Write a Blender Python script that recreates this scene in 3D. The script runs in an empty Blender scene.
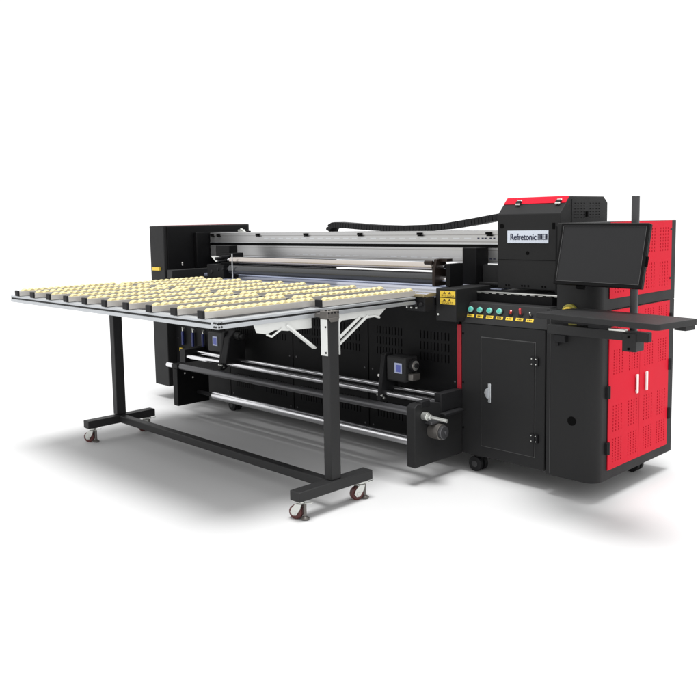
import bpy, bmesh, math, random
from mathutils import Vector, Matrix
random.seed(7)
S = bpy.context.scene
COL = S.collection

# ------------------------------------------------------------------ camera
cd = bpy.data.cameras.new('camera'); cam = bpy.data.objects.new('camera', cd); COL.objects.link(cam)
F, CX, CY = 822.49, -37.24, -43.85          # focal length and principal point in 700 px units
YAW, PIT, ROL = 0.82330, -0.10240, -0.02141
CAM = Vector((2.65550, -3.61042, 1.41060))
d = Vector((-math.sin(YAW)*math.cos(PIT), math.cos(YAW)*math.cos(PIT), math.sin(PIT)))
r0 = Vector((math.cos(YAW), math.sin(YAW), 0)); u0 = r0.cross(d)
rr = r0*math.cos(ROL) + u0*math.sin(ROL); uu = u0*math.cos(ROL) - r0*math.sin(ROL)
cam.matrix_world = Matrix(((rr.x, uu.x, -d.x, CAM.x), (rr.y, uu.y, -d.y, CAM.y), (rr.z, uu.z, -d.z, CAM.z), (0, 0, 0, 1)))
cd.sensor_width = 36; cd.lens = F/700*36
cd.shift_x = -CX/700; cd.shift_y = CY/700
cd.clip_start = .05; cd.clip_end = 2000
S.camera = cam
S.render.resolution_x = 1024; S.render.resolution_y = 1024

# ------------------------------------------------------------------ white studio and lamps
w = bpy.data.worlds.new('World'); S.world = w; w.use_nodes = True
bg = w.node_tree.nodes['Background']; bg.inputs[0].default_value = (1, 1, 1, 1); bg.inputs[1].default_value = 1.12
def area(name, loc, target, size, power):
    l = bpy.data.lights.new(name, 'AREA'); l.shape = 'DISK'; l.size = size; l.energy = power
    o = bpy.data.objects.new(name, l); COL.objects.link(o); o.location = loc
    o.rotation_euler = (Vector(target)-Vector(loc)).to_track_quat('-Z', 'Y').to_euler()
area('studio_softbox', (300, -170, 2900), (0, 0, 0), 1200.0, 8.8e7)      # a large soft lamp high above, from the front left
S.view_settings.view_transform = 'Standard'; S.view_settings.look = 'None'
S.view_settings.exposure = 0; S.view_settings.gamma = 1
S.render.engine = 'CYCLES'

# ------------------------------------------------------------------ materials
def mat(name, col, rough=.5, metal=0., spec=.5, noise=0., nscale=40., bump=0., bscale=400., coat=0., stretch=None):
    m = bpy.data.materials.new(name); m.use_nodes = True
    nt = m.node_tree; b = nt.nodes['Principled BSDF']
    b.inputs['Base Color'].default_value = (*col, 1); b.inputs['Roughness'].default_value = rough
    b.inputs['Metallic'].default_value = metal; b.inputs['Specular IOR Level'].default_value = spec
    b.inputs['Coat Weight'].default_value = coat
    tc = nt.nodes.new('ShaderNodeTexCoord'); mp = nt.nodes.new('ShaderNodeMapping')
    nt.links.new(tc.outputs['Object'], mp.inputs[0])
    if stretch: mp.inputs['Scale'].default_value = stretch
    if noise:
        n = nt.nodes.new('ShaderNodeTexNoise'); n.inputs['Scale'].default_value = nscale; n.inputs['Detail'].default_value = 4
        nt.links.new(mp.outputs[0], n.inputs['Vector'])
        mx = nt.nodes.new('ShaderNodeMapRange'); mx.inputs[3].default_value = max(.02, rough-noise); mx.inputs[4].default_value = min(1, rough+noise)
        nt.links.new(n.outputs['Fac'], mx.inputs[0]); nt.links.new(mx.outputs[0], b.inputs['Roughness'])
        cr = nt.nodes.new('ShaderNodeMix'); cr.data_type = 'RGBA'
        k = 1-noise*.8; cr.inputs[6].default_value = (*[c*k for c in col], 1); cr.inputs[7].default_value = (*[min(1, c*(1+noise*.8)) for c in col], 1)
        nt.links.new(n.outputs['Fac'], cr.inputs[0]); nt.links.new(cr.outputs[2], b.inputs['Base Color'])
    if bump:
        n2 = nt.nodes.new('ShaderNodeTexNoise'); n2.inputs['Scale'].default_value = bscale; n2.inputs['Detail'].default_value = 2
        nt.links.new(mp.outputs[0], n2.inputs['Vector'])
        bp = nt.nodes.new('ShaderNodeBump'); bp.inputs['Strength'].default_value = bump; bp.inputs['Distance'].default_value = .001
        nt.links.new(n2.outputs['Fac'], bp.inputs['Height']); nt.links.new(bp.outputs[0], b.inputs['Normal'])
    return m
M = {}
M['black'] = mat('black_powder_coat', (.0165, .0165, .017), .55, spec=.2, noise=.10, nscale=9, bump=.25, bscale=900)
M['black_dark'] = mat('black_panel_paint', (.0055, .0055, .006), .5, spec=.12, noise=.10, nscale=7, bump=.2, bscale=900)
M['frame'] = mat('charcoal_frame_paint', (.022, .022, .0225), .5, spec=.25, noise=.10, nscale=12, bump=.25, bscale=800)
M['rubber'] = mat('black_rubber', (.010, .010, .011), .6, spec=.25, noise=.08, nscale=30)
M['hole'] = mat('dark_hole', (.004, .004, .004), .9, spec=.05)
M['red'] = mat('red_enamel', (.63, .013, .032), .5, spec=.06, noise=.06, nscale=6, bump=.08, bscale=700)
M['dark_red'] = mat('dark_red_trim', (.36, .010, .022), .4, spec=.3, noise=.06)
M['alu'] = mat('satin_aluminium', (.62, .64, .66), .36, metal=.9, noise=.06, nscale=60, bump=.05, bscale=200, stretch=(1, 1, 1))
M['rail'] = mat('anodised_rail', (.50, .52, .54), .40, metal=.6, noise=.07, nscale=40)
M['strip'] = mat('grey_strip_channel', (.52, .50, .47), .45, metal=.3, noise=.06, nscale=30)
M['beam'] = mat('brushed_beam', (.52, .52, .52), .34, metal=.8, noise=.08, nscale=25, stretch=(.15, 8, 8))
M['white'] = mat('white_bracket_enamel', (.72, .73, .71), .45, noise=.05, nscale=30)
M['zinc'] = mat('zinc_plate', (.66, .67, .64), .32, metal=.8, noise=.08, nscale=50)
M['steel'] = mat('polished_steel', (.78, .78, .80), .22, metal=1, noise=.05, nscale=50, stretch=(.2, 5, 5))
M['darksteel'] = mat('dark_roller_steel', (.10, .10, .105), .35, metal=.6, noise=.08, nscale=30, stretch=(.2, 5, 5))
M['greyroll'] = mat('grey_rubber_roller', (.018, .020, .023), .26, spec=.7, noise=.06, nscale=30, stretch=(.2, 5, 5))
M['cream'] = mat('cream_roller', (.56, .51, .47), .22, metal=.9, noise=.02, nscale=20, stretch=(.15, 6, 6))
M['yellow'] = mat('cream_yellow_wheel', (.66, .565, .285), .45, noise=.08, nscale=60)
M['sticker'] = mat('yellow_sticker', (.80, .56, .05), .45, noise=.05, nscale=80)
M['lime'] = mat('lime_yellow_plastic', (.24, .215, .025), .45, noise=.05)
M['ink'] = mat('sticker_ink', (.10, .06, .01), .6)
M['teal'] = mat('teal_button', (.05, .42, .34), .25, coat=.5, noise=.05)
M['teal_pale'] = mat('pale_button_ring', (.26, .62, .53), .3, noise=.04)
M['redplastic'] = mat('red_switch', (.55, .03, .04), .3, coat=.3)
M['screen'] = mat('screen_glass', (.022, .022, .023), .30, spec=.15, noise=.03)
M['bezel'] = mat('monitor_bezel', (.004, .004, .0042), .4, spec=.10, noise=.03)
M['bezel_line'] = mat('bezel_edge', (.085, .085, .085), .35, spec=.3)
M['signwhite'] = mat('sign_plate', (.66, .71, .80), .45, noise=.03)
M['signink'] = mat('sign_ink', (.02, .025, .06), .5)
M['lcd'] = mat('blue_display', (.10, .13, .50), .35, noise=.05)
M['lcdframe'] = mat('pale_label', (.50, .55, .75), .45)
M['blue'] = mat('blue_tube', (.012, .022, .13), .4)
M['handle'] = mat('white_handle', (.85, .83, .80), .35)
M['bronze'] = mat('bronze_bracket', (.022, .014, .011), .42, metal=.5, noise=.10)
M['olive'] = mat('khaki_bracket', (.30, .25, .15), .42, metal=.5, noise=.10)
M['motor'] = mat('motor_casing', (.16, .15, .14), .4, metal=.6, noise=.1)
M['plate'] = mat('blue_grey_bed_plate', (.42, .44, .53), .3, metal=.5, noise=.05)
M['shade_sheet'] = mat('dark_shadow_sheet', (.030, .028, .030), .6, metal=.0, noise=.08)  # near-black so the gaps under the roller strips look shaded
M['caster'] = mat('maroon_caster_tyre', (.085, .018, .016), .45, noise=.08)
M['bed'] = mat('pale_print_belt', (.27, .30, .40), .5, noise=.05)
M['tray'] = mat('charcoal_tray_laminate', (.020, .020, .0205), .55, spec=.25, noise=.08, nscale=20, bump=.2, bscale=700)
M['pole'] = mat('dark_pole_metal', (.050, .050, .052), .35, metal=.3, spec=.4, noise=.06)
M['floor'] = mat('pale_studio_floor', (.60, .60, .60), .9, spec=.0, noise=.01, nscale=2)

# ------------------------------------------------------------------ mesh helpers
def empty(name, loc, label, cat):
    o = bpy.data.objects.new(name, None); COL.objects.link(o); o.location = loc
    o.empty_display_size = .1; o['label'] = label; o['category'] = cat
    return o
def base(p):
    while p is not None and p.parent is not None: p = p.parent
    return Vector(p.location) if p is not None else Vector((0, 0, 0))
class MB:
    def __init__(self): self.v = []; self.f = []; self.m = []; self.cut = []
    def add(self, vs, fs, m=0):
        k = len(self.v); self.cut.append((k, len(self.f))); self.v += [tuple(v) for v in vs]
        for f in fs: self.f.append([k+i for i in f]); self.m.append(m)
        return self
    def box(self, x0, x1, y0, y1, z0, z1, m=0, rot=None, piv=None):
        vs = [Vector((x, y, z)) for x in (x0, x1) for y in (y0, y1) for z in (z0, z1)]
        if rot is not None:
            c = Vector(piv) if piv is not None else sum(vs, Vector())/8
            vs = [c+rot@(v-c) for v in vs]
        return self.add(vs, [(0, 1, 3, 2), (4, 6, 7, 5), (0, 4, 5, 1), (2, 3, 7, 6), (0, 2, 6, 4), (1, 5, 7, 3)], m)
    def bar(self, p0, p1, a, b, m=0, up=(0, 0, 1)):
        # a rectangular bar between two points, a wide and b high
        p0 = Vector(p0); p1 = Vector(p1); t = (p1-p0).normalized(); s = t.cross(Vector(up)).normalized(); n = s.cross(t)
        vs = [p+s*i*a/2+n*j*b/2 for p in (p0, p1) for i, j in ((-1, -1), (1, -1), (1, 1), (-1, 1))]
        return self.add(vs, [(3, 2, 1, 0), (4, 5, 6, 7), (0, 1, 5, 4), (1, 2, 6, 5), (2, 3, 7, 6), (3, 0, 4, 7)], m)
    def lathe(self, p0, ax, prof, n=28, m=0):
        # profile of (distance along ax, radius), closed with caps
        p0 = Vector(p0); t = Vector(ax).normalized()
        s = t.cross(Vector((0, 0, 1)) if abs(t.z) < .9 else Vector((1, 0, 0))).normalized(); q = t.cross(s)
        vs = []
        for (a, r) in prof:
            for i in range(n):
                g = 2*math.pi*i/n; vs.append(p0+t*a+(s*math.cos(g)+q*math.sin(g))*r)
        fs = []
        for j in range(len(prof)-1):
            for i in range(n):
                k = (i+1) % n; fs.append((j*n+i, j*n+k, (j+1)*n+k, (j+1)*n+i))
        fs.append(tuple(range(n))[::-1]); fs.append(tuple((len(prof)-1)*n+i for i in range(n)))
        return self.add(vs, fs, m)
    def cyl(self, p0, p1, r, n=28, m=0):
        p0 = Vector(p0); p1 = Vector(p1); L = (p1-p0).length
        e = min(.0025, r*.15, L*.2)
        return self.lathe(p0, p1-p0, [(0, r-e), (e, r), (L-e, r), (L, r-e)], n, m)
    def prism(self, poly, axis, a, b, m=0):
        # polygon in the two other axes (in x,y,z order) extruded along axis
        def P(p, t):
            if axis == 'X': return (t, p[0], p[1])
            if axis == 'Y': return (p[0], t, p[1])
            return (p[0], p[1], t)
        n = len(poly); vs = [P(p, a) for p in poly]+[P(p, b) for p in poly]
        fs = [tuple(range(n)), tuple(range(n, 2*n))[::-1]]+[(i, n+i, n+(i+1) % n, (i+1) % n) for i in range(n)]
        return self.add(vs, fs, m)
    def tube(self, pts, r, n=10, m=0):
        pts = [Vector(p) for p in pts]; vs = []; N = len(pts)
        for i, p in enumerate(pts):
            t = (pts[min(i+1, N-1)]-pts[max(i-1, 0)]).normalized()
            s = t.cross(Vector((0, 0, 1)) if abs(t.z) < .95 else Vector((1, 0, 0))).normalized(); q = t.cross(s)
            for k in range(n):
                g = 2*math.pi*k/n; vs.append(p+(s*math.cos(g)+q*math.sin(g))*r)
        fs = [(i*n+k, i*n+(k+1) % n, (i+1)*n+(k+1) % n, (i+1)*n+k) for i in range(N-1) for k in range(n)]
        fs += [tuple(range(n))[::-1], tuple((N-1)*n+k for k in range(n))]
        return self.add(vs, fs, m)
    def each(self, name, mats, parent=None, **kw):
        # every primitive of this builder as an object of its own
        cuts = self.cut+[(len(self.v), len(self.f))]; out = []
        for (a, fa), (b, fb) in zip(cuts[:-1], cuts[1:]):
            m = MB(); m.v = self.v[a:b]; m.f = [[i-a for i in f] for f in self.f[fa:fb]]; m.m = self.m[fa:fb]; out.append(m.build(name, mats, parent, **kw))
        return out
    def sheet(self, axis, at, u0, u1, v0, v1, holes, depth, m=0, mh=1):
        # a metal sheet with real slots cut through it, thickness depth (signed), and a dark backing behind it
        us = sorted({round(x, 5) for x in [u0, u1]+[h[0] for h in holes]+[h[1] for h in holes]})
        vs_ = sorted({round(x, 5) for x in [v0, v1]+[h[2] for h in holes]+[h[3] for h in holes]})
        H = {}
        ui = {x: i for i, x in enumerate(us)}; vi = {x: i for i, x in enumerate(vs_)}
        for h in holes:
            for i in range(ui[round(h[0], 5)], ui[round(h[1], 5)]):
                for j in range(vi[round(h[2], 5)], vi[round(h[3], 5)]): H[(i, j)] = 1
        def P(u, v, t):
            return (t, u, v) if axis == 'X' else (u, t, v)
        k = len(self.v); nu = len(us); nv = len(vs_)
        for t in (at, at+depth):
            for u in us:
                for v in vs_: self.v.append(P(u, v, t))
        def I(i, j, s): return k+s*nu*nv+i*nv+j
        for i in range(nu-1):
            for j in range(nv-1):
                if (i, j) in H: continue
                q = [I(i, j, 0), I(i+1, j, 0), I(i+1, j+1, 0), I(i, j+1, 0)]
                self.f.append(q); self.m.append(m)
                for (a, b, di, dj) in ((0, 1, 0, -1), (1, 2, 1, 0), (2, 3, 0, 1), (3, 0, -1, 0)):
                    ni, nj = i+di, j+dj
                    if not (0 <= ni < nu-1 and 0 <= nj < nv-1) or (ni, nj) in H:
                        g = nu*nv; self.f.append([q[b], q[a], q[a]+g, q[b]+g]); self.m.append(m)
        e = .004
        B = [P(u0+e, v0+e, at+depth*1.3), P(u1-e, v0+e, at+depth*1.3), P(u1-e, v1-e, at+depth*1.3), P(u0+e, v1-e, at+depth*1.3)]
        self.add(B, [(0, 1, 2, 3)], mh)
        return self
    def build(self, name, mats, parent=None, bevel=0., seg=2, label=None, smooth=True):
        if not isinstance(mats, (list, tuple)): mats = [mats]
        o3 = base(parent)
        me = bpy.data.meshes.new(name)
        me.from_pydata([tuple(Vector(v)-o3) for v in self.v], [], self.f)
        for x in mats: me.materials.append(M[x])
        me.polygons.foreach_set('material_index', self.m)
        me.validate()
        bm = bmesh.new(); bm.from_mesh(me); bmesh.ops.recalc_face_normals(bm, faces=bm.faces); bm.to_mesh(me); bm.free()
        if smooth:
            me.polygons.foreach_set('use_smooth', [True]*len(me.polygons)); me.set_sharp_from_angle(angle=math.radians(32))
        o = bpy.data.objects.new(name, me); COL.objects.link(o)
        if parent is not None: o.parent = parent
        if bevel:
            b = o.modifiers.new('bevel', 'BEVEL'); b.width = bevel; b.segments = seg; b.limit_method = 'ANGLE'; b.angle_limit = math.radians(40); b.use_clamp_overlap = True
        if label: o['label'] = label
        return o
def B(x0, x1, y0, y1, z0, z1, m=0): return MB().box(x0, x1, y0, y1, z0, z1, m)
def slots(groups, nu, nv, fu=.42, fv=.62):
    out = []
    for (a, b, c, e) in groups:
        pu = (b-a)/nu; pv = (e-c)/nv
        for i in range(nu):
            for j in range(nv):
                u = a+pu*(i+.5); v = c+pv*(j+.5); out.append((u-pu*fu/2, u+pu*fu/2, v-pv*fv/2, v+pv*fv/2))
    return out

# ------------------------------------------------------------------ floor
fl = MB(); G = 400
fl.add([(-G, -G, 0), (G, -G, 0), (G, G, 0), (-G, G, 0)], [(0, 1, 2, 3)])
fo = fl.build('floor', 'floor'); fo['kind'] = 'structure'; fo['label'] = 'plain white studio floor under the printer'

# ================================================================== THE PRINTER
P = empty('flatbed_printer', (-1.2, .4, 0), 'large black and red industrial printer with long silver beam and red louvred doors', 'printer')
FY = .056
# --- left drive cabinet
cab = MB().box(-3.164, -2.959, -.009, .862, .106, 1.402).build('drive_cabinet', 'black', P, .006, 3)
B(-3.15, -2.97, .01, .85, 1.4025, 1.4055).build('red_lid', 'dark_red', cab)
MB().box(-2.9595, -2.945, .02, .84, 1.03, 1.395).build('shaded_inner_panel', 'black_dark', cab, .003)  # darker colour stands for the shade on the cabinet's inner face
k = MB()
for z in (1.10, 1.085): k.cyl((-2.945, .15, z), (-2.940, .15, z), .006, 12)
k.each('screw', 'handle', cab)
MB().box(-3.13, -3.02, -.022, -.009, 1.045, 1.072).build('warning_label', 'sticker', cab)
# ledge and dark end housing of the gantry
MB().box(-2.944, -2.87, .0, .86, .98, 1.052).build('ledge', 'frame', P, .004)
eh = MB().box(-2.944, -2.905, .27, .84, 1.053, 1.345).box(-2.904, -2.80, .43, .70, 1.053, 1.15).build('end_housing', 'black_dark', P, .005)
# --- machine body behind the take-up unit
MB().box(-2.95, -.10, .075, .80, .10, .93).build('machine_body', 'black_dark', P, .004)
xs = [-2.94, -2.224, -1.512, -.806, -.108]
for i in range(4):
    a, b = xs[i]+.004, xs[i+1]-.004
    g = [(a+.06, a+.28, .59, .78), (a+.40, b-.06, .59, .78)]
    hs = slots(g, 9, 3, .28, .72) + slots([(a+.06, a+.28, .20, .32), (a+.40, b-.06, .20, .32)], 9, 2, .28, .7)
    if i == 0: hs = slots([(a+.45, b-.04, .59, .78)], 9, 3, .36, .72)
    pn = MB().sheet('Y', .060, a, b, .095, .925, hs, .004).build('vent_panel', ['black_dark', 'hole'], P, smooth=False)
    k = MB()
    for (x, z) in ((a+.03, .15), (b-.03, .15), (a+.03, .5), (b-.03, .5)): k.cyl((x, .060, z), (x, .057, z), .006, 12)
    k.each('screw', 'darksteel', pn)
# blue hanging tubes with hooks at the left
for x in (-2.82, -2.68, -2.545):
    h = MB().cyl((x, .045, .455), (x, .045, .565), .011, 12).build('ink_tube', 'blue', P)
    MB().tube([(x, .059, .590), (x, .045, .597), (x, .045, .566)], .006, 8).build('hook', 'zinc', h)
MB().box(-2.88, -2.82, .050, .0595, .400, .425).build('warning_label', 'sticker', P)
# --- print bed, belt, edge plate
MB().box(-2.86, .0, .30, .86, .935, 1.012).build('print_bed', 'bed', P, .004)
MB().box(-2.25, -.215, -.10, .29, .975, 1.004).build('bed_plate', 'plate', P, .004)
MB().box(-2.25, -.215, -.085, .055, .935, .974).box(-2.86, -2.2505, -.085, .29, .935, .992).build('plate_support', 'black_dark', P)
k = MB()
for i in range(34):
    x = -2.22+i*.058; k.box(x, x+.045, -.06, -.045, 1.0042, 1.0055)
k.build('ruler_mark', 'alu', P)
# --- rollers above the bed
ro = MB().cyl((-2.225, .10, 1.140), (-.318, .10, 1.140), .023, 40).build('pressure_roller', 'cream', P)
MB().cyl((-2.26, .10, 1.142), (-2.225, .10, 1.142), .012).cyl((-.318, .10, 1.142), (-.24, .10, 1.142), .012).each('shaft', 'steel', ro)
ro = MB().cyl((-2.225, .10, 1.072), (-.300, .10, 1.072), .036, 40).build('feed_roller', 'greyroll', P)
MB().cyl((-2.27, .10, 1.072), (-2.225, .10, 1.072), .014).cyl((-.300, .10, 1.072), (-.20, .10, 1.072), .016).each('shaft', 'steel', ro)
# right roller bracket (brown plates), left roller bracket (dark)
rb = MB().prism([(.04, 1.032), (.17, 1.032), (.17, 1.13), (.13, 1.185), (.06, 1.185), (.04, 1.12)], 'X', -.287, -.268).build('roller_bracket', 'bronze', P, .003)
MB().prism([(.06, 1.032), (.18, 1.032), (.18, 1.16), (.06, 1.16)], 'X', -.205, -.175).build('inner_plate', 'black_dark', rb, .002)
MB().box(-.290, -.215, .085, .135, 1.170, 1.186).cyl((-.345, .05, 1.165), (-.288, .05, 1.165), .012, 16).build('lever', 'bronze', rb)
lb = MB().box(-2.48, -2.27, .06, .20, .993, 1.105).box(-2.40, -2.255, .13, .24, 1.105, 1.19).box(-2.47, -2.30, .14, .22, 1.16, 1.245).build('roller_bracket', 'black_dark', P, .004)
MB().prism([(-2.50, 1.165), (-2.40, 1.165), (-2.40, 1.12), (-2.44, 1.12)], 'Y', .115, .138).build('clamp_plate', 'zinc', lb)
k = MB()
for (x, z, q) in ((-2.36, 1.15, .012), (-2.33, 1.13, .010), (-2.29, 1.165, .009), (-2.34, 1.07, .012), (-2.28, 1.075, .010), (-2.42, 1.05, .014)): k.cyl((x, .13, z), (x, .055, z), q, 14)
k.each('knob', 'rubber', lb)
MB().cyl((-2.155, .055, 1.006), (-2.155, .055, 1.19), .005, 12).build('rod', 'alu', lb)
# --- gantry beam
bm_ = MB().box(-2.90, .02, .43, .60, 1.150, 1.325).build('gantry_beam', 'black_dark', P)
up = MB().box(-2.895, .02, .400, .4295, 1.256, 1.330).box(-2.895, .02, .4005, .60, 1.3302, 1.336)
lo = MB().box(-2.895, .02, .400, .4295, 1.146, 1.236)
x = -2.2
while x < -.30:
    up.box(x, x+.052, .3990, .4002, 1.290, 1.296, 1); lo.box(x+.01, x+.062, .3990, .4002, 1.172, 1.177, 1); x += .085
for x in (-.235, -.205, -.185, -.15, -.125, -.07, -.05):
    up.box(x, x+.014, .3990, .4002, 1.289, 1.297, 2); lo.box(x, x+.016, .3990, .4002, 1.170, 1.176, 2)
for z0_, z1_ in ((1.3115, 1.3135), (1.2700, 1.2725)): up.box(-2.894, .019, .3992, .4001, z0_, z1_, 3)  # thin dark strips, groove shading put on in colour
for z0_, z1_ in ((1.2220, 1.2240), (1.1585, 1.1605)): lo.box(-2.894, .019, .3992, .4001, z0_, z1_, 3)  # the same coloured-on groove shading for the lower rail
up.box(-2.894, .019, .3975, .4001, 1.2575, 1.2615, 1); lo.box(-2.894, .019, .3965, .4001, 1.1465, 1.1525, 1)
up.build('upper_rail', ['beam', 'alu', 'signink', 'motor'], bm_); lo.build('lower_rail', ['beam', 'alu', 'signink', 'motor'], bm_)
for x in (-2.86, -2.775, -2.272, -1.726, -1.189, -.67, -.154):
    MB().box(x-.018, x+.018, .388, .3995, 1.314, 1.328).box(x-.005, x+.026, .380, .3995, 1.306, 1.3135).build('clip', 'hole', bm_, .001)
MB().box(-2.76, -2.575, .36, .398, 1.10, 1.238).build('service_block', 'black_dark', P, .004)
MB().box(-2.60, -2.56, .46, .50, 1.3365, 1.36).bar((-2.57, .47, 1.365), (-2.52, .47, 1.338), .02, .008).build('hose_clamp', 'zinc', bm_)
# --- cable chain lying over the beam
pts = [(-1.612, 1.340), (-1.603, 1.362), (-1.575, 1.378), (-1.54, 1.381), (-1.43, 1.374), (-1.19, 1.357), (-.965, 1.349), (-.711, 1.352), (-.551, 1.361), (-.361, 1.384), (-.202, 1.406), (.0, 1.43)]
def path(pts, n):
    L = [0]
    for i in range(1, len(pts)): L.append(L[-1]+math.dist(pts[i], pts[i-1]))
    out = []
    for k in range(n+1):
        s = L[-1]*k/n; i = 1
        while i < len(L)-1 and L[i] < s: i += 1
        t = (s-L[i-1])/(L[i]-L[i-1]); out.append((pts[i-1][0]+(pts[i][0]-pts[i-1][0])*t, pts[i-1][1]+(pts[i][1]-pts[i-1][1])*t))
    return out
pp = path(pts, 64); k = MB()
for i in range(64):
    a, b = pp[i], pp[i+1]
    k.bar((a[0], .55, a[1]+.004), (a[0]+(b[0]-a[0])*.88, .55, a[1]+(b[1]-a[1])*.88+.004), .09, .040)
    k.bar((a[0], .55, a[1]+.004), (b[0], .55, b[1]+.004), .078, .028)
k.build('cable_chain', 'rubber', P, .002)
# --- right housing of the bed with the warning stickers, pillar, plate
hb = MB().box(-.212, -.074, -.02, .40, .848, 1.030).build('bed_end_housing', 'black', P, .005)
for z0, z1 in ((.9835, 1.0175), (.944, .978)):
    s = MB().box(-.181, -.074-.004, -.0225, -.0203, z0, z1).build('warning_sticker', 'sticker', hb)
    k = MB(); zc = (z0+z1)/2
    for j, xx in enumerate((-.150, -.115)):
        k.prism([(xx-.010, zc+.001), (xx+.010, zc+.001), (xx, zc+.014)], 'Y', -.0235, -.0226)
    for j in range(2):
        x = -.17
        while x < -.092:
            l = random.uniform(.006, .014); k.box(x, x+l, -.0235, -.0226, zc-.006-.006*j, zc-.0035-.006*j); x += l+.004
    k.build('print', 'ink', s)
MB().cyl((-.195, -.02, .885), (-.195, -.024, .885), .006, 12).build('screw', 'zinc', hb)
pl = MB().box(-.252, -.155, .275, .395, 1.0305, 1.242).build('gantry_pillar', 'black_dark', P, .005)
MB().box(-.150, .004, .33, .395, 1.0305, 1.143).box(-.16, .004, .30, .33, 1.0305, 1.045).build('side_plate', 'frame', P, .003)
k = MB()
for z in (1.118, 1.085): k.cyl((-.028, .33, z), (-.028, .326, z), .007, 12)
k.each('bolt', 'hole', P)
# --- docking bracket between table and printer
db = MB().prism([(-.125, .985), (.0, .985), (.0, 1.002), (-.04, 1.006), (-.125, .999)], 'X', -.36, -.213).build('docking_bracket', 'olive', P, .003)
k = MB().box(-.345, -.213, -.115, -.03, .905, .984)
for i, x in enumerate((-.335, -.305, -.27, -.235)):
    k.cyl((x, -.115, .945), (x, -.128, .945), .012, 14)
k.each('casting', 'rubber', db, bevel=.003)
k = MB()
for x in (-.328, -.298, -.262): k.cyl((x, -.12, .926), (x, -.132, .926), .005, 10)
k.each('screw', 'zinc', db)

# --- control cabinet
cc = MB().box(-.095, .428, FY, .60, .106, .838).build('control_cabinet', 'black', P, .004)
B(-.124, -.096, FY-.004, FY+.03, .450, .828).build('red_trim', 'dark_red', cc, .003)
k = MB()
for z in (.78, .505, .25): k.cyl((-.083, FY, z), (-.083, FY-.003, z), .006, 12)
k.each('screw', 'hole', cc)
dr = MB().box(.042, .369, FY-.007, FY-.001, .170, .768).build('door', 'black', P, .002)
MB().box(.038, .373, FY-.0012, FY-.0002, .166, .772).build('edge_seal', 'bezel_line', dr)
k = MB().box(.088, .106, FY-.0125, FY-.0075, .418, .522).prism([(.088+.0, 0)]*0 or [(.070, .470), (.076, .452), (.090, .440), (.090, .500), (.076, .490)], 'Y', FY-.022, FY-.0125)
k.build('handle', 'alu', dr, .002)
for z in (.673, .270):
    h = MB().box(.350, .371, FY-.016, FY-.0072, z-.022, z+.022).box(.373, .394, FY-.013, FY-.0003, z-.022, z+.022).cyl((.372, FY-.014, z-.022), (.372, FY-.014, z+.022), .005, 12).build('hinge', 'rubber', dr, .001)
    k = MB()
    for dx in (-.013, .012):
        for dz in (-.014, .014): k.cyl((.372+dx, FY-.0165, z+dz), (.372+dx, FY-.018, z+dz), .003, 8)
    k.each('hinge_screw', 'zinc', dr)
cp = MB().prism([(FY-.002, .839), (.105, .948), (.165, .951), (.165, .839)], 'X', -.095, .445).build('control_panel', 'frame', P, .004)
a_sl = math.atan2(.105-FY+.002, .948-.839)            # lean of the sloping face
nrm = Vector((0, -math.cos(a_sl), math.sin(a_sl)))
def onp(x, z, off=0.): 
    y = FY-.002+(z-.839)*math.tan(a_sl); return Vector((x, y, z))+nrm*off
RX = Matrix.Rotation(-a_sl, 3, 'X')
for x in (-.047, .013, .075, .139):
    b = MB().lathe(onp(x, .909, .0), nrm, [(0, .019), (.006, .019), (.008, .015)], 28).build('push_button', 'rubber', P)
    MB().lathe(onp(x, .909, .0082), nrm, [(0, .0158), (.008, .0158), (.010, .014)], 28).build('rim', 'teal_pale', b)
    MB().lathe(onp(x, .909, .0184), nrm, [(0, .0112), (.002, .0108), (.003, .008)], 28).build('cap', 'teal', b)
for i, x in enumerate((.205, .266)):
    b = MB().lathe(onp(x, .905), nrm, [(0, .014), (.004, .014), (.006, .010)], 20).build('toggle_switch', 'rubber', P)
    p = onp(x, .905, .006); e = onp(x+(.012, .006)[i], .914+.010*i, .024+.008*i)
    MB().bar(p, e, .011, .012).build('lever', 'redplastic', b, .002)
b = MB().lathe(onp(.328, .903), nrm, [(0, .010), (.006, .010), (.008, .006)], 16).build('key_switch', 'rubber', P)
MB().bar(onp(.328, .903, .006), onp(.330, .912, .024), .006, .008).build('key', 'zinc', b, .001)
for x in (-.044, .016, .080, .142, .204, .265, .327):
    c = onp(x, .879, .001)
    s = MB().box(x-.022, x+.022, c.y-.0008, c.y+.0008, c.z-.0085, c.z+.0085, 0, RX, c).build('button_label', 'sticker', P, label='small yellow label with dark lettering')
    k = MB(); c2 = onp(x, .879, .0022)
    for j in range(3): k.box(x-.014+.010*j, x-.008+.010*j, c2.y-.0004, c2.y+.0004, c2.z-.003, c2.z+.003, 0, RX, c2)
    k.build('print', 'ink', s)
# recess behind the control panel with a scale strip
MB().box(-2.86, -1.56, .52, .54, 1.0125, 1.149).build('back_baffle', 'black_dark', P)
MB().box(-.09, .395, .175, .60, .840, 1.006).build('rail_bed', 'black_dark', P, .003)
sc = MB().box(-.085, .43, .171, .1745, 1.001, 1.0075).build('scale_strip', 'zinc', P)
k = MB(); x = -.07
while x < .41: k.box(x, x+.026, .1695, .1708, .9965, .9980); x += .048
k.build('scale_tick', 'handle', sc)

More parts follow.
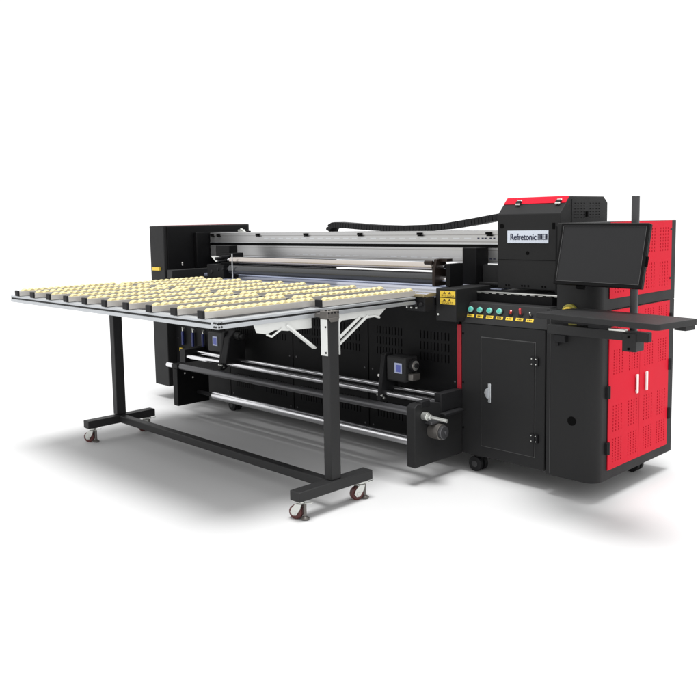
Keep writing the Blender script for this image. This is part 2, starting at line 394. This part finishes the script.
# --- head cover
prof = [(.25, 1.021), (.25, 1.427), (.345, 1.516), (.705, 1.516), (.75, 1.482), (.75, 1.021)]
hc = MB().prism(prof, 'X', .007, .392).build('head_cover', 'black', P, .004)
th = math.atan2(.095, .089)
sl = lambda t, off=0.: (.25+.095*t-off*math.cos(th), 1.427+.089*t+off*math.sin(th))
q = [sl(.60, .0005), sl(1.0, .0005), sl(1.0, .003), sl(.60, .003)]
MB().prism(q, 'X', .010, .389).build('red_band', 'red', hc)
for x in (.108, .350):
    a = sl(.84, .004); b2 = sl(.46, .004)
    l = MB()
    for (t0, t1, wd) in ((.67, .76, .028), (.47, .55, .028)):
        q = [sl(t0, .0035), sl(t1, .0035), sl(t1, .013), sl(t0, .013)]; l.prism(q, 'X', x-wd/2, x+wd/2)
    l = l.build('latch', 'zinc', hc, .001)
    q = [sl(.555, .0035), sl(.685, .0035), sl(.685, .016), sl(.555, .016)]
    MB().prism(q, 'X', x-.014, x+.014).build('latch_body', 'rubber', hc)
# side vents on the head cover (right side)
hs = slots([(.37, .50, 1.395, 1.485), (.53, .66, 1.395, 1.485)], 4, 6, .72, .34)
MB().sheet('X', .3945, .362, .72, 1.375, 1.50, hs, -.002).build('side_vent', ['black', 'hole'], hc, smooth=False)
MB().box(.3948, .400, .505, .522, 1.405, 1.435).build('key_lock', 'hole', hc)
k = MB()
for (x, z, q) in ((.036, 1.364, .013), (.199, 1.218, .010)): k.cyl((x, .2505, z), (x, .2465, z), q, 20)
k.box(.348, .362, .2465, .2498, 1.345, 1.378)
for x in (.065, .082, .165, .182, .205, .29, .307): k.cyl((x, .2505, 1.040), (x, .247, 1.040), .0055, 10)
k.each('lock', 'hole', hc)
MB().box(.012, .388, .2488, .2502, 1.178, 1.1815).build('seam', 'bezel', hc)
# the sign on the head cover
sg = MB().box(.075, .326, .2435, .2495, 1.271, 1.338).build('sign_plate', 'signwhite', P, .001)
def text(body, x, y, z, size, m, parent, name, sx=1.0, off=0.):
    cu = bpy.data.curves.new('t', 'FONT'); cu.body = body; cu.size = size; cu.extrude = .0008; cu.offset = off; cu.align_x = 'LEFT'
    to = bpy.data.objects.new('t', cu); COL.objects.link(to)
    bpy.context.view_layer.update()
    me = bpy.data.meshes.new_from_object(to.evaluated_get(bpy.context.evaluated_depsgraph_get()))
    bpy.data.objects.remove(to)
    o3 = base(parent)
    W = max(v.co.x for v in me.vertices)
    bm = bmesh.new()
    for dx, dy, dz in ((0, 0, 0), (.0011, .0003, .0), (.0021, .0005, .0002), (.0010, -.0003, .0011)):
        k0 = len(bm.verts); bm.from_mesh(me); bm.verts.ensure_lookup_table()
        for v in bm.verts[k0:]: v.co = Vector((x+v.co.x*sx+dx, y-v.co.z+dy, z+v.co.y+dz))-o3
    bm.to_mesh(me); bm.free()
    me.materials.clear(); me.materials.append(M[m]); me.name = name
    o = bpy.data.objects.new(name, me); COL.objects.link(o); o.parent = parent
    return W*sx
wd = text('Refretonic', .092, .2425, 1.2885, .047, 'signink', sg, 'lettering', .82, 0.)
gx = .092+wd+.011
k = MB()
for gi in range(2):                                     # two block characters
    x0 = gx+gi*.030; z0 = 1.290; y0, y1 = .2415, .2432
    for (a, b, c, e) in ((0, .003, 0, .030), (.008, .011, 0, .030), (-.002, .012, .026, .030), (-.002, .012, .013, .0165), (-.002, .012, 0, .003),
                         (.014, .026, .027, .030), (.014, .017, 0, .030), (.023, .026, 0, .030), (.014, .026, .017, .020), (.014, .026, .008, .011), (.0185, .0215, 0, .027)):
        if gi and a == .008: continue
        k.box(x0+a, x0+b, y0, y1, z0+c, z0+e)
k.build('lettering', 'signink', sg)

# --- right ink cabinet, rounded front corner
def rounded(x0, x1, y0, y1, r, n=10):
    pts = [(x0, y0)]
    for i in range(n+1):
        a = -math.pi/2+math.pi/2*i/n; pts.append((x1-r+r*math.cos(a), y0+r+r*math.sin(a)))
    return pts+[(x1, y1), (x0, y1)]
ic = MB().prism(rounded(.456, .728, .02, .862, .065), 'Z', .106, .952).prism(rounded(.512, .728, .02, .862, .065), 'Z', .9525, 1.378)
ic = ic.build('ink_cabinet', 'black', P, .003)
MB().box(.396, .511, .20, .85, 1.012, 1.36).box(.429, .455, .10, .85, .12, .95).build('inner_column', 'black_dark', P)
MB().box(.478, .4795, .0183, .0196, .115, .95).build('seam', 'bezel_line', ic)
MB().cyl((.600, .020, .405), (.600, .0165, .405), .0225, 28).build('hole_plug', 'hole', ic)
# upper louvred panel and the two doors on the right side
X1 = .728
cols = [(.165, .278), (.326, .44), (.495, .61), (.65, .765)]
g = [(a, b, c, e) for (a, b) in cols for (c, e) in ((1.215, 1.345), (1.030, 1.165))]
up = MB().sheet('X', X1+.006, .128, .797, 1.008, 1.3775, slots(g, 4, 8, .24, .60), -.004).build('louvre_panel', ['red', 'hole'], P, smooth=False)
k = MB()
for z in (1.33, 1.07): k.cyl((X1+.006, .785, z), (X1+.009, .785, z), .006, 12)
k.each('screw', 'rubber', up)
for di, (y0, y1) in enumerate(((.130, .4515), (.4545, .790))):
    g = [(a, b, c, e) for (a, b) in cols[di*2:di*2+2] for (c, e) in ((.815, .93), (.628, .755), (.340, .478), (.185, .310))]
    dr = MB().sheet('X', X1+.006, y0, y1, .157, .949, slots(g, 4, 9, .24, .60), -.004).build('door', ['red', 'hole'], P, smooth=False, label=('red louvred door with the handle on its far edge', 'red louvred door with the handle on its near edge')[di])
    yh = (.414, .519)[di]
    MB().box(X1+.010, X1+.018, yh-.009, yh+.009, .502, .600).box(X1+.0062, X1+.0105, yh-.006, yh+.006, .506, .520).box(X1+.0062, X1+.0105, yh-.006, yh+.006, .582, .596).build('handle', 'handle', dr, .002)
    yy = (.122, .800)[di]
    for z in (.27, .55) if di == 0 else (.33, .60, .85):
        MB().box(X1+.0005, X1+.014, yy-.012, yy+.014, z-.03, z+.03).cyl((X1+.012, yy+.002, z-.03), (X1+.012, yy+.002, z+.03), .007, 12).build('hinge', 'rubber', dr, .002)
k = MB()
for i in range(5):
    y = .165+.03*i
    k.cyl((X1+.0062, y, 1.040-.0), (X1+.0075, y, 1.040), .004, 8)
# emergency stop dome on the cabinet front and its tags
es = MB().lathe((.588, .0195, .945), (0, -1, 0), [(0, .040), (.016, .040), (.020, .034)], 32).build('emergency_stop', 'lime', P)
MB().lathe((.588, .0, .945), (0, -1, 0), [(0, .028), (.010, .028), (.014, .022)], 28).build('ring', 'sticker', es)
MB().lathe((.588, -.014, .945), (0, -1, 0), [(0, .014), (.012, .017), (.018, .014)], 24).build('push_knob', 'bronze', es)
MB().box(.578, .622, .017, .0195, .883, .898).build('warning_label', 'lime', P)

# --- keyboard arm, tray and monitor pole
arm = MB().box(.482, .992, -.020, .0185, .835, .881).build('support_arm', 'frame', P, .003)
MB().box(.9922, .9945, -.017, .016, .838, .878).build('end_cap', 'rubber', arm)
MB().box(.515, .575, -.012, .0185, .795, .834).box(.522, .535, -.006, .012, .775, .795).build('arm_clamp', 'rubber', arm, .003)
k = MB().box(.874, .939, -.0245, -.0205, .787, .872).box(.874, .939, -.0205, .06, .787, .834).build('pole_bracket', 'frame', P, .002)
kk = MB()
for z in (.80, .855): kk.cyl((.906, -.0246, z), (.906, -.028, z), .006, 12)
kk.each('bolt', 'hole', k)
MB().cyl((.896, .040, .834), (.896, .040, 1.497), .0175, 32).build('monitor_pole', 'pole', P)
# tray, turned a little about the vertical
ta = math.radians(-9.0); RT = Matrix.Rotation(ta, 3, 'Z'); tp = Vector((.58, -.277, .97))
def tl(x, y, z): return tp+RT@Vector((x, y, z))
r = .022; L_, D_ = .625, .290
pl_ = [(0, 0)]+[(L_-r+r*math.cos(a), r+r*math.sin(a)) for a in [-math.pi/2+math.pi/2*i/6 for i in range(7)]]+[(L_-r+r*math.cos(a), D_-r+r*math.sin(a)) for a in [math.pi/2*i/6 for i in range(7)]]+[(.05, D_), (0, .25)]
n = len(pl_)
t_ = MB().add([tl(x, y, 0) for x, y in pl_]+[tl(x, y, -.026) for x, y in pl_], [tuple(range(n)), tuple(range(n, 2*n))[::-1]]+[(i, (i+1) % n, n+(i+1) % n, n+i) for i in range(n)])
tr = t_.build('keyboard_tray', 'tray', P, .002)
k = MB()
for y0 in (.20,):
    c = [tl(x, y, z) for x in (L_-.055, L_-.004) for y in (y0, D_-.02) for z in (-.045, -.0262)]
    k.add(c, [(0, 1, 3, 2), (4, 6, 7, 5), (0, 4, 5, 1), (2, 3, 7, 6), (0, 2, 6, 4), (1, 5, 7, 3)])
k.build('tray_clip', 'tray', tr)
MB().box(.62, .86, -.10, .0185, .905, .930).box(.70, .80, -.02, .0185, .8815, .905).build('tray_support', 'rubber', P, .002)
MB().box(.82, .90, -.05, -.02, .8815, .892).build('slide_lock', 'zinc', P, .002)

# ------------------------------------------------------------------ take-up unit at the front of the printer
tb = MB().prism([(-.353, .102), (FY, .102), (FY, .38), (-.18, .43), (-.25, .442), (-.33, .442), (-.353, .425)], 'X', -.148, -.091).build('take_up_bracket', 'black', P, .004)
MB().box(-.13, -.0895, -.30, -.225, .418, .452).build('bracket_cap', 'rubber', tb, .004)
mo = MB().cyl((-.0905, -.215, .285), (-.02, -.215, .285), .042, 32).build('take_up_motor', 'motor', P)
MB().cyl((-.02, -.215, .285), (-.002, -.215, .285), .036, 32).cyl((-.002, -.215, .285), (.01, -.215, .285), .009, 16).build('motor_cap', 'darksteel', mo)
MB().box(-.0905, -.045, -.27, -.15, .330, .342).build('motor_mount', 'darksteel', mo, .002)
ax = MB().cyl((-.0905, -.285, .375), (-.055, -.285, .375), .022, 24).cyl((-.055, -.285, .375), (-.035, -.285, .375), .014, 24).cyl((-.035, -.285, .375), (.07, -.285, .372), .0095, 20).build('drive_shaft', 'zinc', P)
lbk = MB().prism([(-.353, .100), (-.075, .100), (-.075, .30), (-.20, .375), (-.353, .375)], 'X', -2.371, -2.313).build('take_up_bracket', 'black_dark', P, .004)
k = MB()
for (y, z) in ((-.29, .335), (-.22, .295)): k.cyl((-2.313, y, z), (-2.308, y, z), .006, 10)
k.each('screw', 'handle', lbk)
MB().cyl((-2.47, -.33, .388), (-2.371, -.33, .388), .017, 24).build('shaft_end', 'steel', lbk)
MB().box(-2.375, -2.30, -.36, -.29, .3755, .408).build('bearing_block', 'rubber', lbk, .004)
rl = MB().cyl((-2.295, -.33, .392), (-.1485, -.33, .398), .022, 32).build('take_up_roller', 'darksteel', P)
MB().cyl((-2.11, -.18, .183), (-.149, -.18, .188), .028, 32).build('tension_roller', 'steel', P)
MB().cyl((-2.31, -.18, .183), (-2.11, -.18, .183), .014, 20).build('roller_shaft', 'rubber', P)
MB().cyl((-2.54, -.11, .413), (-.135, -.11, .413), .0165, 28).build('media_rod', 'steel', P)
MB().cyl((-2.54, -.03, .436), (-.135, -.03, .436), .0135, 28).build('media_rod', 'steel', P)
MB().box(-.136, -.089, -.135, FY-.002, .366, .468).build('rod_end_block', 'rubber', P, .004)
MB().box(-.125, -.055, -.14, .03, .348, .3655).build('rod_end_flange', 'rubber', P, .006)
MB().box(-2.60, -2.53, -.135, FY-.002, .366, .468).build('rod_end_block', 'rubber', P, .004)
# media holders standing on the rods
def holder(x0, side, z0, bx0, bx1):
    # an upright tapered plate and a motor box beside it
    h = MB().prism([(-.160, z0-.015), (-.125, z0-.020), (-.02, z0+.045), (.005, z0+.045), (-.045, z0+.24), (-.060, z0+.258), (-.105, z0+.258), (-.118, z0+.245)], 'X', x0-.014, x0+.014).build('media_holder', 'rubber', P, .004)
    for y, z in ((-.148, .402), (-.132, .385)): MB().cyl((x0-.02, y, z), (x0+.022, y, z), .007, 12).build('clamp_screw', 'zinc', h)
    b = MB().box(bx0, bx1, -.112, .0, z0+.10, z0+.245).build('motor_box', 'frame', P, .010, 3)
    return h, b
h, b = holder(-.525, 1, .388, -.505, -.362)
MB().box(-.510+.072, -.385, -.1155, -.1125, .540, .598).build('label_plate', 'lcdframe', b)
MB().box(-.427, -.393, -.1168, -.1157, .548, .588).build('display', 'lcd', b)
MB().cyl((-.362, -.055, .585), (-.335, -.055, .585), .034, 28).cyl((-.335, -.055, .585), (-.318, -.055, .585), .014, 20).build('adjusting_knob', 'rubber', b)
MB().lathe((-.334, -.055, .585), (1, 0, 0), [(0, .028), (.003, .028), (.004, .022)], 28).build('knob_ring', 'zinc', b)
MB().box(-.3615, -.325, -.09, -.02, .500, .540).build('cable_socket', 'motor', b, .004)
MB().cyl((-.545, -.130, .515), (-.545, -.136, .515), .008, 12).build('indicator', 'handle', h)
h, b = holder(-2.065, 1, .384, -2.262, -2.082)
MB().box(-2.196, -2.140, -.1155, -.1125, .530, .597).build('label_plate', 'lcdframe', b)
MB().box(-2.187, -2.149, -.1168, -.1157, .540, .588).build('display', 'lcd', b)
h2 = MB().prism([(-.16, .42), (.02, .40), (.02, .56), (-.02, .645), (-.07, .655), (-.12, .60)], 'X', -2.050, -1.985).build('clamp_plate', 'rubber', P, .006)
MB().cyl((-1.985, -.06, .615), (-1.93, -.06, .612), .027, 24).cyl((-1.93, -.06, .612), (-1.90, -.06, .612), .018, 20).build('adjusting_knob', 'black', h2)
# casters of the printer
for (x, y, dy) in ((-.028, .13, 1), (-2.25, .12, 1), (.60, .70, 1), (-3.05, .70, 1), (-.03, .52, 1)):
    c = MB().cyl((x, y, .082), (x, y, .1055), .030, 20).prism([(x-.014, .04), (x+.014, .04), (x+.024, .086), (x-.024, .086)], 'Y', y-.008, y+.008).build('caster', 'rubber', P, .002)
    MB().cyl((x-.006, y-.036, .042), (x-.006, y-.010, .042), .042, 32).cyl((x-.006, y+.010, .042), (x-.006, y+.036, .042), .042, 32).build('wheel', 'rubber', c, .003)
    MB().cyl((x-.006, y-.0385, .042), (x-.006, y-.036, .042), .018, 20).build('hub', 'pole', c)

# ================================================================== MONITOR (hangs on the pole)
MT = empty('monitor', (.896, .04, 1.0), 'flat dark monitor tilted back on the pole beside the red cabinet', 'monitor')
# the screen's own frame: centre, tilt about X
mc = Vector((.782, -.066, 1.231)); RM = Matrix.Rotation(math.radians(-13.5), 3, 'X') @ Matrix.Rotation(math.radians(.8), 3, 'Y')
def ml(x, y, z): return mc+RM@Vector((x, y, z))
def mbx(mb, x0, x1, y0, y1, z0, z1, m=0):
    c = [ml(x, y, z) for x in (x0, x1) for y in (y0, y1) for z in (z0, z1)]
    return mb.add(c, [(0, 1, 3, 2), (4, 6, 7, 5), (0, 4, 5, 1), (2, 3, 7, 6), (0, 2, 6, 4), (1, 5, 7, 3)], m)
W2, H2 = .2165, .1475
k = MB(); mbx(k, -W2, W2, .0, .024, -H2, H2); back = k.build('housing', 'bezel', MT, .003)
k = MB(); mbx(k, -W2+.03, W2-.03, .0242, .048, -H2+.03, H2-.03); k.build('back_cover', 'bezel', MT, .008, 3)
k = MB(); bz = .0125
for q in ((-W2+.001, W2-.001, H2-bz, H2-.001), (-W2+.001, W2-.001, -H2+.001, -H2+.016), (-W2+.001, -W2+bz, -H2+.016, H2-bz), (W2-bz, W2-.001, -H2+.016, H2-bz)):
    mbx(k, q[0], q[1], -.0045, -.0002, q[2], q[3])
k.build('bezel', 'bezel', MT, .001)
k = MB(); mbx(k, -W2+bz+.002, W2-bz-.002, -.0018, -.0004, -H2+.018, H2-bz-.002); k.build('screen', 'screen', MT)
k = MB()
e = .0016
for q in ((-W2+bz, W2-bz, H2-bz-e, H2-bz), (-W2+bz, W2-bz, -H2+.016, -H2+.016+e), (-W2+bz, -W2+bz+e, -H2+.016+e, H2-bz-e), (W2-bz-e, W2-bz, -H2+.016+e, H2-bz-e), (-W2+.002, W2-.002, H2-.0008, H2+.0006)):
    mbx(k, q[0], q[1], -.0052, -.0022, q[2], q[3])
k.build('screen_edge', 'bezel_line', MT)
k = MB(); mbx(k, -.10, -.06, .002, .022, -H2-.016, -H2-.0005); k.build('cable_plug', 'hole', MT, .002)
k = MB(); mbx(k, W2+.0004, W2+.006, .006, .018, -.045, .0); k.build('side_buttons', 'hole', MT)
MB().bar((.83, .0, 1.22), (.896, .022, 1.22), .05, .05).cyl((.896, .04, 1.185), (.896, .04, 1.255), .026, 24).build('mount', 'rubber', MT, .003)

# ================================================================== ROLLER TABLE
SC = 1.033
TX = lambda x: CAM.x+SC*(x-CAM.x)
TY = lambda y: CAM.y+SC*(y-CAM.y)
TZ = lambda z: CAM.z+SC*(z-CAM.z)
x0, x1, y0, y1, z1, z0 = TX(-2.29), TX(-.165), TY(-1.55), TY(-.25), TZ(1.0), TZ(.961)
T = empty('roller_table', ((x0+x1)/2, (y0+y1)/2, 0), 'wheeled roller table of yellow wheels on a silver frame in front of the printer', 'roller table')
RW = .050
def rail_x(xa, xb, yf, name='side_rail'):
    # extruded rail along X: two lips and a slot on its outer face
    h = z1-z0
    prof = [(yf, z0), (yf+RW, z0), (yf+RW, z1), (yf, z1), (yf, z0+h*.72), (yf+.006, z0+h*.68), (yf+.006, z0+h*.50), (yf, z0+h*.46)]
    return MB().prism(prof, 'X', xa, xb).box(xa+.001, xb-.001, yf+.003, yf+.0058, z0+h*.51, z0+h*.67, 1).build(name, ['rail', 'black'], T, .002)
def rail_y(ya, yb, xr, name='side_rail'):
    h = z1-z0
    prof = [(xr-RW, z0), (xr, z0), (xr, z0+h*.46), (xr-.006, z0+h*.50), (xr-.006, z0+h*.68), (xr, z0+h*.72), (xr, z1), (xr-RW, z1)]
    return MB().prism(prof, 'Y', ya, yb).box(xr-.0058, xr-.003, ya+.001, yb-.001, z0+h*.51, z0+h*.67, 1).build(name, ['rail', 'black'], T, .002)
rail_x(x0, x1-.0505, y0)
rail_y(y0+.0, y1, x1)
rail_y(y0+RW+.0005, y1, x0+RW)
rail_x(x0+RW+.0005, x1-RW-.0005, y1-RW)
ymid = TY(-.955)
MB().box(x0+RW+.0005, x1-RW-.0005, ymid-.026, ymid+.026, z0+.001, z1-.0006).build('cross_rail', 'rail', T, .002)
MB().box(x0+RW+.002, x1-RW-.002, y0+RW+.002, ymid-.028, z0+.003, z0+.007).box(x0+RW+.002, x1-RW-.002, ymid+.028, y1-RW-.002, z0+.003, z0+.007).build('shadow_sheet', 'shade_sheet', T)  # added sheet that blocks light, so the table casts a solid shadow
# corner joint plates on the near corner
k = MB()
for (dx, dz) in ((-.020, .010), (-.006, .010), (-.020, .028), (-.006, .028)):
    k.cyl((x1+dx-.004, y0-.0005, z0+dz), (x1+dx-.004, y0-.004, z0+dz), .0045, 10)
for (dy, dz) in ((.008, .010), (.022, .010), (.008, .028), (.022, .028)):
    k.cyl((x1+.0005, y0+dy, z0+dz), (x1+.004, y0+dy, z0+dz), .0045, 10)
k.each('corner_screw', 'frame', T)
MB().box(x0-.006, x0-.0003, y0+.004, y0+.012, z0+.002, z1-.004).build('end_cap', 'zinc', T)
# roller strips: near half and far half, staggered, with wheels on edge
SW, SH = .042, .0295
wheel_pitch = .0415
def wheel_into(mb, x, y, z):
    hw = .0166; R = .0262; k0 = len(mb.v)
    mb.lathe((x-hw, y, z), (1, 0, 0), [(0, R*.80), (.003, R*.93), (.008, R*.99), (hw, R), (2*hw-.008, R*.99), (2*hw-.003, R*.93), (2*hw, R*.80)], 30)
    mb.v[k0:] = [(a, b, max(c, zs+.005)) for a, b, c in mb.v[k0:]]
zs = z1+.0028
def strip(xc, ya, yb, single):
    h = SW/2
    s = MB().box(xc-h, xc-h+.004, ya+.0125, yb, zs, zs+SH).box(xc+h-.004, xc+h, ya+.0125, yb, zs, zs+SH).box(xc-h+.0042, xc+h-.0042, ya+.0125, yb, zs, zs+.004)
    s = s.build('roller_strip', 'strip', T, .001)
    MB().box(xc-h-.001, xc+h+.001, ya, ya+.012, zs, zs+SH+(.006 if ya < ymid-.1 or xc > x1-.2 else .001)).build('end_block', 'rubber', s, .002)
    n = int((yb-ya-.055)/wheel_pitch)
    st = (yb-ya-.04)/n
    for i in range(n):
        y = ya+.045+st*(i+.2)+random.uniform(-.002, .002)
        if single:
            m = MB(); wheel_into(m, xc, y, zs+.0172); m.build('wheel', 'yellow', s)
        else: wheel_into(far, xc, y, zs+.0172)
far = MB()
for i in range(10):
    strip(TX(-.272-.2112*i), TY(-1.564), ymid+.068, i < 7)
for i in range(10):
    strip(TX(-.205-.2112*i), ymid+.030, y1+.022, False)
fw = far.build('wheel', 'yellow', T); fw['kind'] = 'stuff'
# legs, feet, cross bar
fz0, fz1 = TZ(.14), TZ(.188)
px0, px1, py0, py1 = TX(-.12), TX(-.071), TY(-.986), TY(-.921)
qx0, qx1 = TX(-2.115), TX(-2.064)
MB().box(px0, px1, py0, py1, fz1+.0005, z0-.003).build('leg', 'frame', T, .004)
MB().box(qx0, qx1, py0, py1, fz1+.0005, z0-.0008).build('leg', 'frame', T, .004)
for xa, xb in ((TX(-.12), TX(-.054)), (TX(-2.102), TX(-2.037))):
    MB().box(xa, xb, TY(-1.207), TY(-.719), fz0, fz1).build('foot', 'frame', T, .004)
MB().box(TX(-2.037)+.0005, TX(-.12)-.0005, TY(-.986), TY(-.935), fz0+.003, fz1-.002).build('cross_bar', 'frame', T, .004)
# joint casting on top of the near leg, with screws
jc = MB().box(px0-.004, px1+.0006, py0-.006, py1+.006, z0-.002, z1-.005).box(x1+.0008, px0-.0045, py0, py1, z0+.002, z0+.022).prism([(py0-.006, z0+.004), (py1+.004, z0+.004), (py1-.010, z0-.018), (py0+.012, z0-.018)], 'X', px1+.0008, px1+.006).build('leg_joint', 'motor', T, .004)
k = MB()
for y in (py0+.002, py0+.023, py0+.044, py1-.002): k.cyl((px1+.0006, y, z1-.014), (px1+.004, y, z1-.014), .005, 10)
for y in (py0+.008, py0+.032, py0+.056): k.cyl((px0+.025, y, z1-.005), (px0+.025, y, z1-.001), .006, 10)
k.each('joint_screw', 'rubber', jc)
# white folding brackets under the side rail
vb = MB().box(px0-.001, px1-.006, py0-.0045, py0-.0005, .765, z0-.004).build('leg_plate', 'white', T, .001)
k = MB()
for z in (.780, .905): k.cyl((px0+.035, py0-.0046, z), (px0+.035, py0-.008, z), .005, 10)
k.each('bolt', 'hole', vb)
xb_ = x1-.016
fb = MB().prism([(-1.262, z0-.0008), (-1.245, .905), (-1.19, .893), (-1.14, .908), (-1.06, .896), (-.905, .893), (-.905, z0-.0008)], 'X', xb_-.010, xb_).build('folding_bracket', 'white', T, .001)
MB().bar((xb_+.006, -1.075, .925), (xb_+.006, -.895, .795), .010, .026, up=(1, 0, 0)).build('brace', 'white', fb)
MB().bar((xb_+.005, -1.195, .892), (xb_+.005, -1.165, .880), .008, .008, up=(1, 0, 0)).bar((xb_+.005, -1.165, .880), (xb_+.005, -1.10, .912), .008, .006, up=(1, 0, 0)).build('latch', 'white', fb)
fb = MB().prism([(-.80, z0-.0008), (-.80, .895), (-.72, .897), (-.69, .910), (-.56, .912), (-.42, .905), (-.36, z0-.0008)], 'X', xb_-.010, xb_).build('folding_bracket', 'white', T, .001)
for (a, b) in (((-.765, .800), (-.575, .915)), ((-.765, .770), (-.515, .918))):
    MB().bar((xb_+.006, a[0], a[1]), (xb_+.006, b[0], b[1]), .010, .014, up=(1, 0, 0)).build('brace', 'white', fb)
MB().tube([(xb_+.004, -.52, .91), (xb_+.004, -.46, .912), (xb_+.004, -.42, .90)], .006, 8).build('latch', 'white', fb)
MB().box(xb_-.010, xb_, -.800, -.770, .75, .894).build('leg_plate', 'white', T, .001)
MB().box(px1-.004, px1+.006, py1+.0005, py1+.004, .765, z0-.004).build('leg_plate', 'white', T, .001)
jb = MB().box(qx0-.020, qx0-.001, py0-.004, py1, z0-.045, z0-.001).build('leg_plate', 'zinc', T, .003)
MB().cyl((qx0-.010, py0-.004, z0-.03), (qx0-.010, py0-.008, z0-.03), .005, 10).build('bolt', 'hole', jb)
# casters of the table
def caster(x, y, ang, full):
    R = Matrix.Rotation(ang, 3, 'Z'); c0 = Vector((x, y, 0))
    tf = lambda mb: setattr(mb, 'v', [tuple(c0+R@Vector(v)) for v in mb.v]) or mb
    c = MB().box(-.030, .030, -.030, .030, fz0-.006, fz0-.0005).cyl((0, 0, fz0-.018), (0, 0, fz0-.006), .020, 20)
    q = [(-.014, fz0-.018), (.016, fz0-.018), (.040, .054), (.046, .036), (.034, .020), (.014, .022), (-.008, .056)]
    c.prism(q, 'Y', -.024, -.020).prism(q, 'Y', .020, .024).box(-.014, .016, -.024, .024, fz0-.0215, fz0-.018)
    c = tf(c).build('caster', 'zinc', T, .001)
    wh = tf(MB().lathe((.024, -.0155, .034), (0, 1, 0), [(0, .028), (.004, .034), (.027, .034), (.031, .028)], 32)).build('wheel', 'caster', c)
    tf(MB().cyl((.024, -.0265, .036), (.024, .0265, .036), .010, 18)).build('axle', 'zinc', c)
    if full:
        tf(MB().cyl((-.022, 0, .010), (-.022, 0, fz0-.018), .008, 14).lathe((-.022, 0, .004), (0, 0, 1), [(0, .021), (.006, .022), (.010, .014), (.013, .011)], 24)).build('leveling_foot', 'motor', c)
        tf(MB().bar((-.016, .0, fz0-.020), (-.066, .012, fz0-.006), .012, .004)).build('brake_lever', 'zinc', c)
fx = (TX(-.12)+TX(-.054))/2; gx_ = (TX(-2.102)+TX(-2.037))/2; ya, yb = TY(-1.207)+.045, TY(-.719)-.055
caster(fx-.008, ya, math.radians(200), True)
caster(fx, yb, math.radians(250), True)
caster(gx_, ya, math.radians(215), True)
caster(gx_, yb, math.radians(250), True)
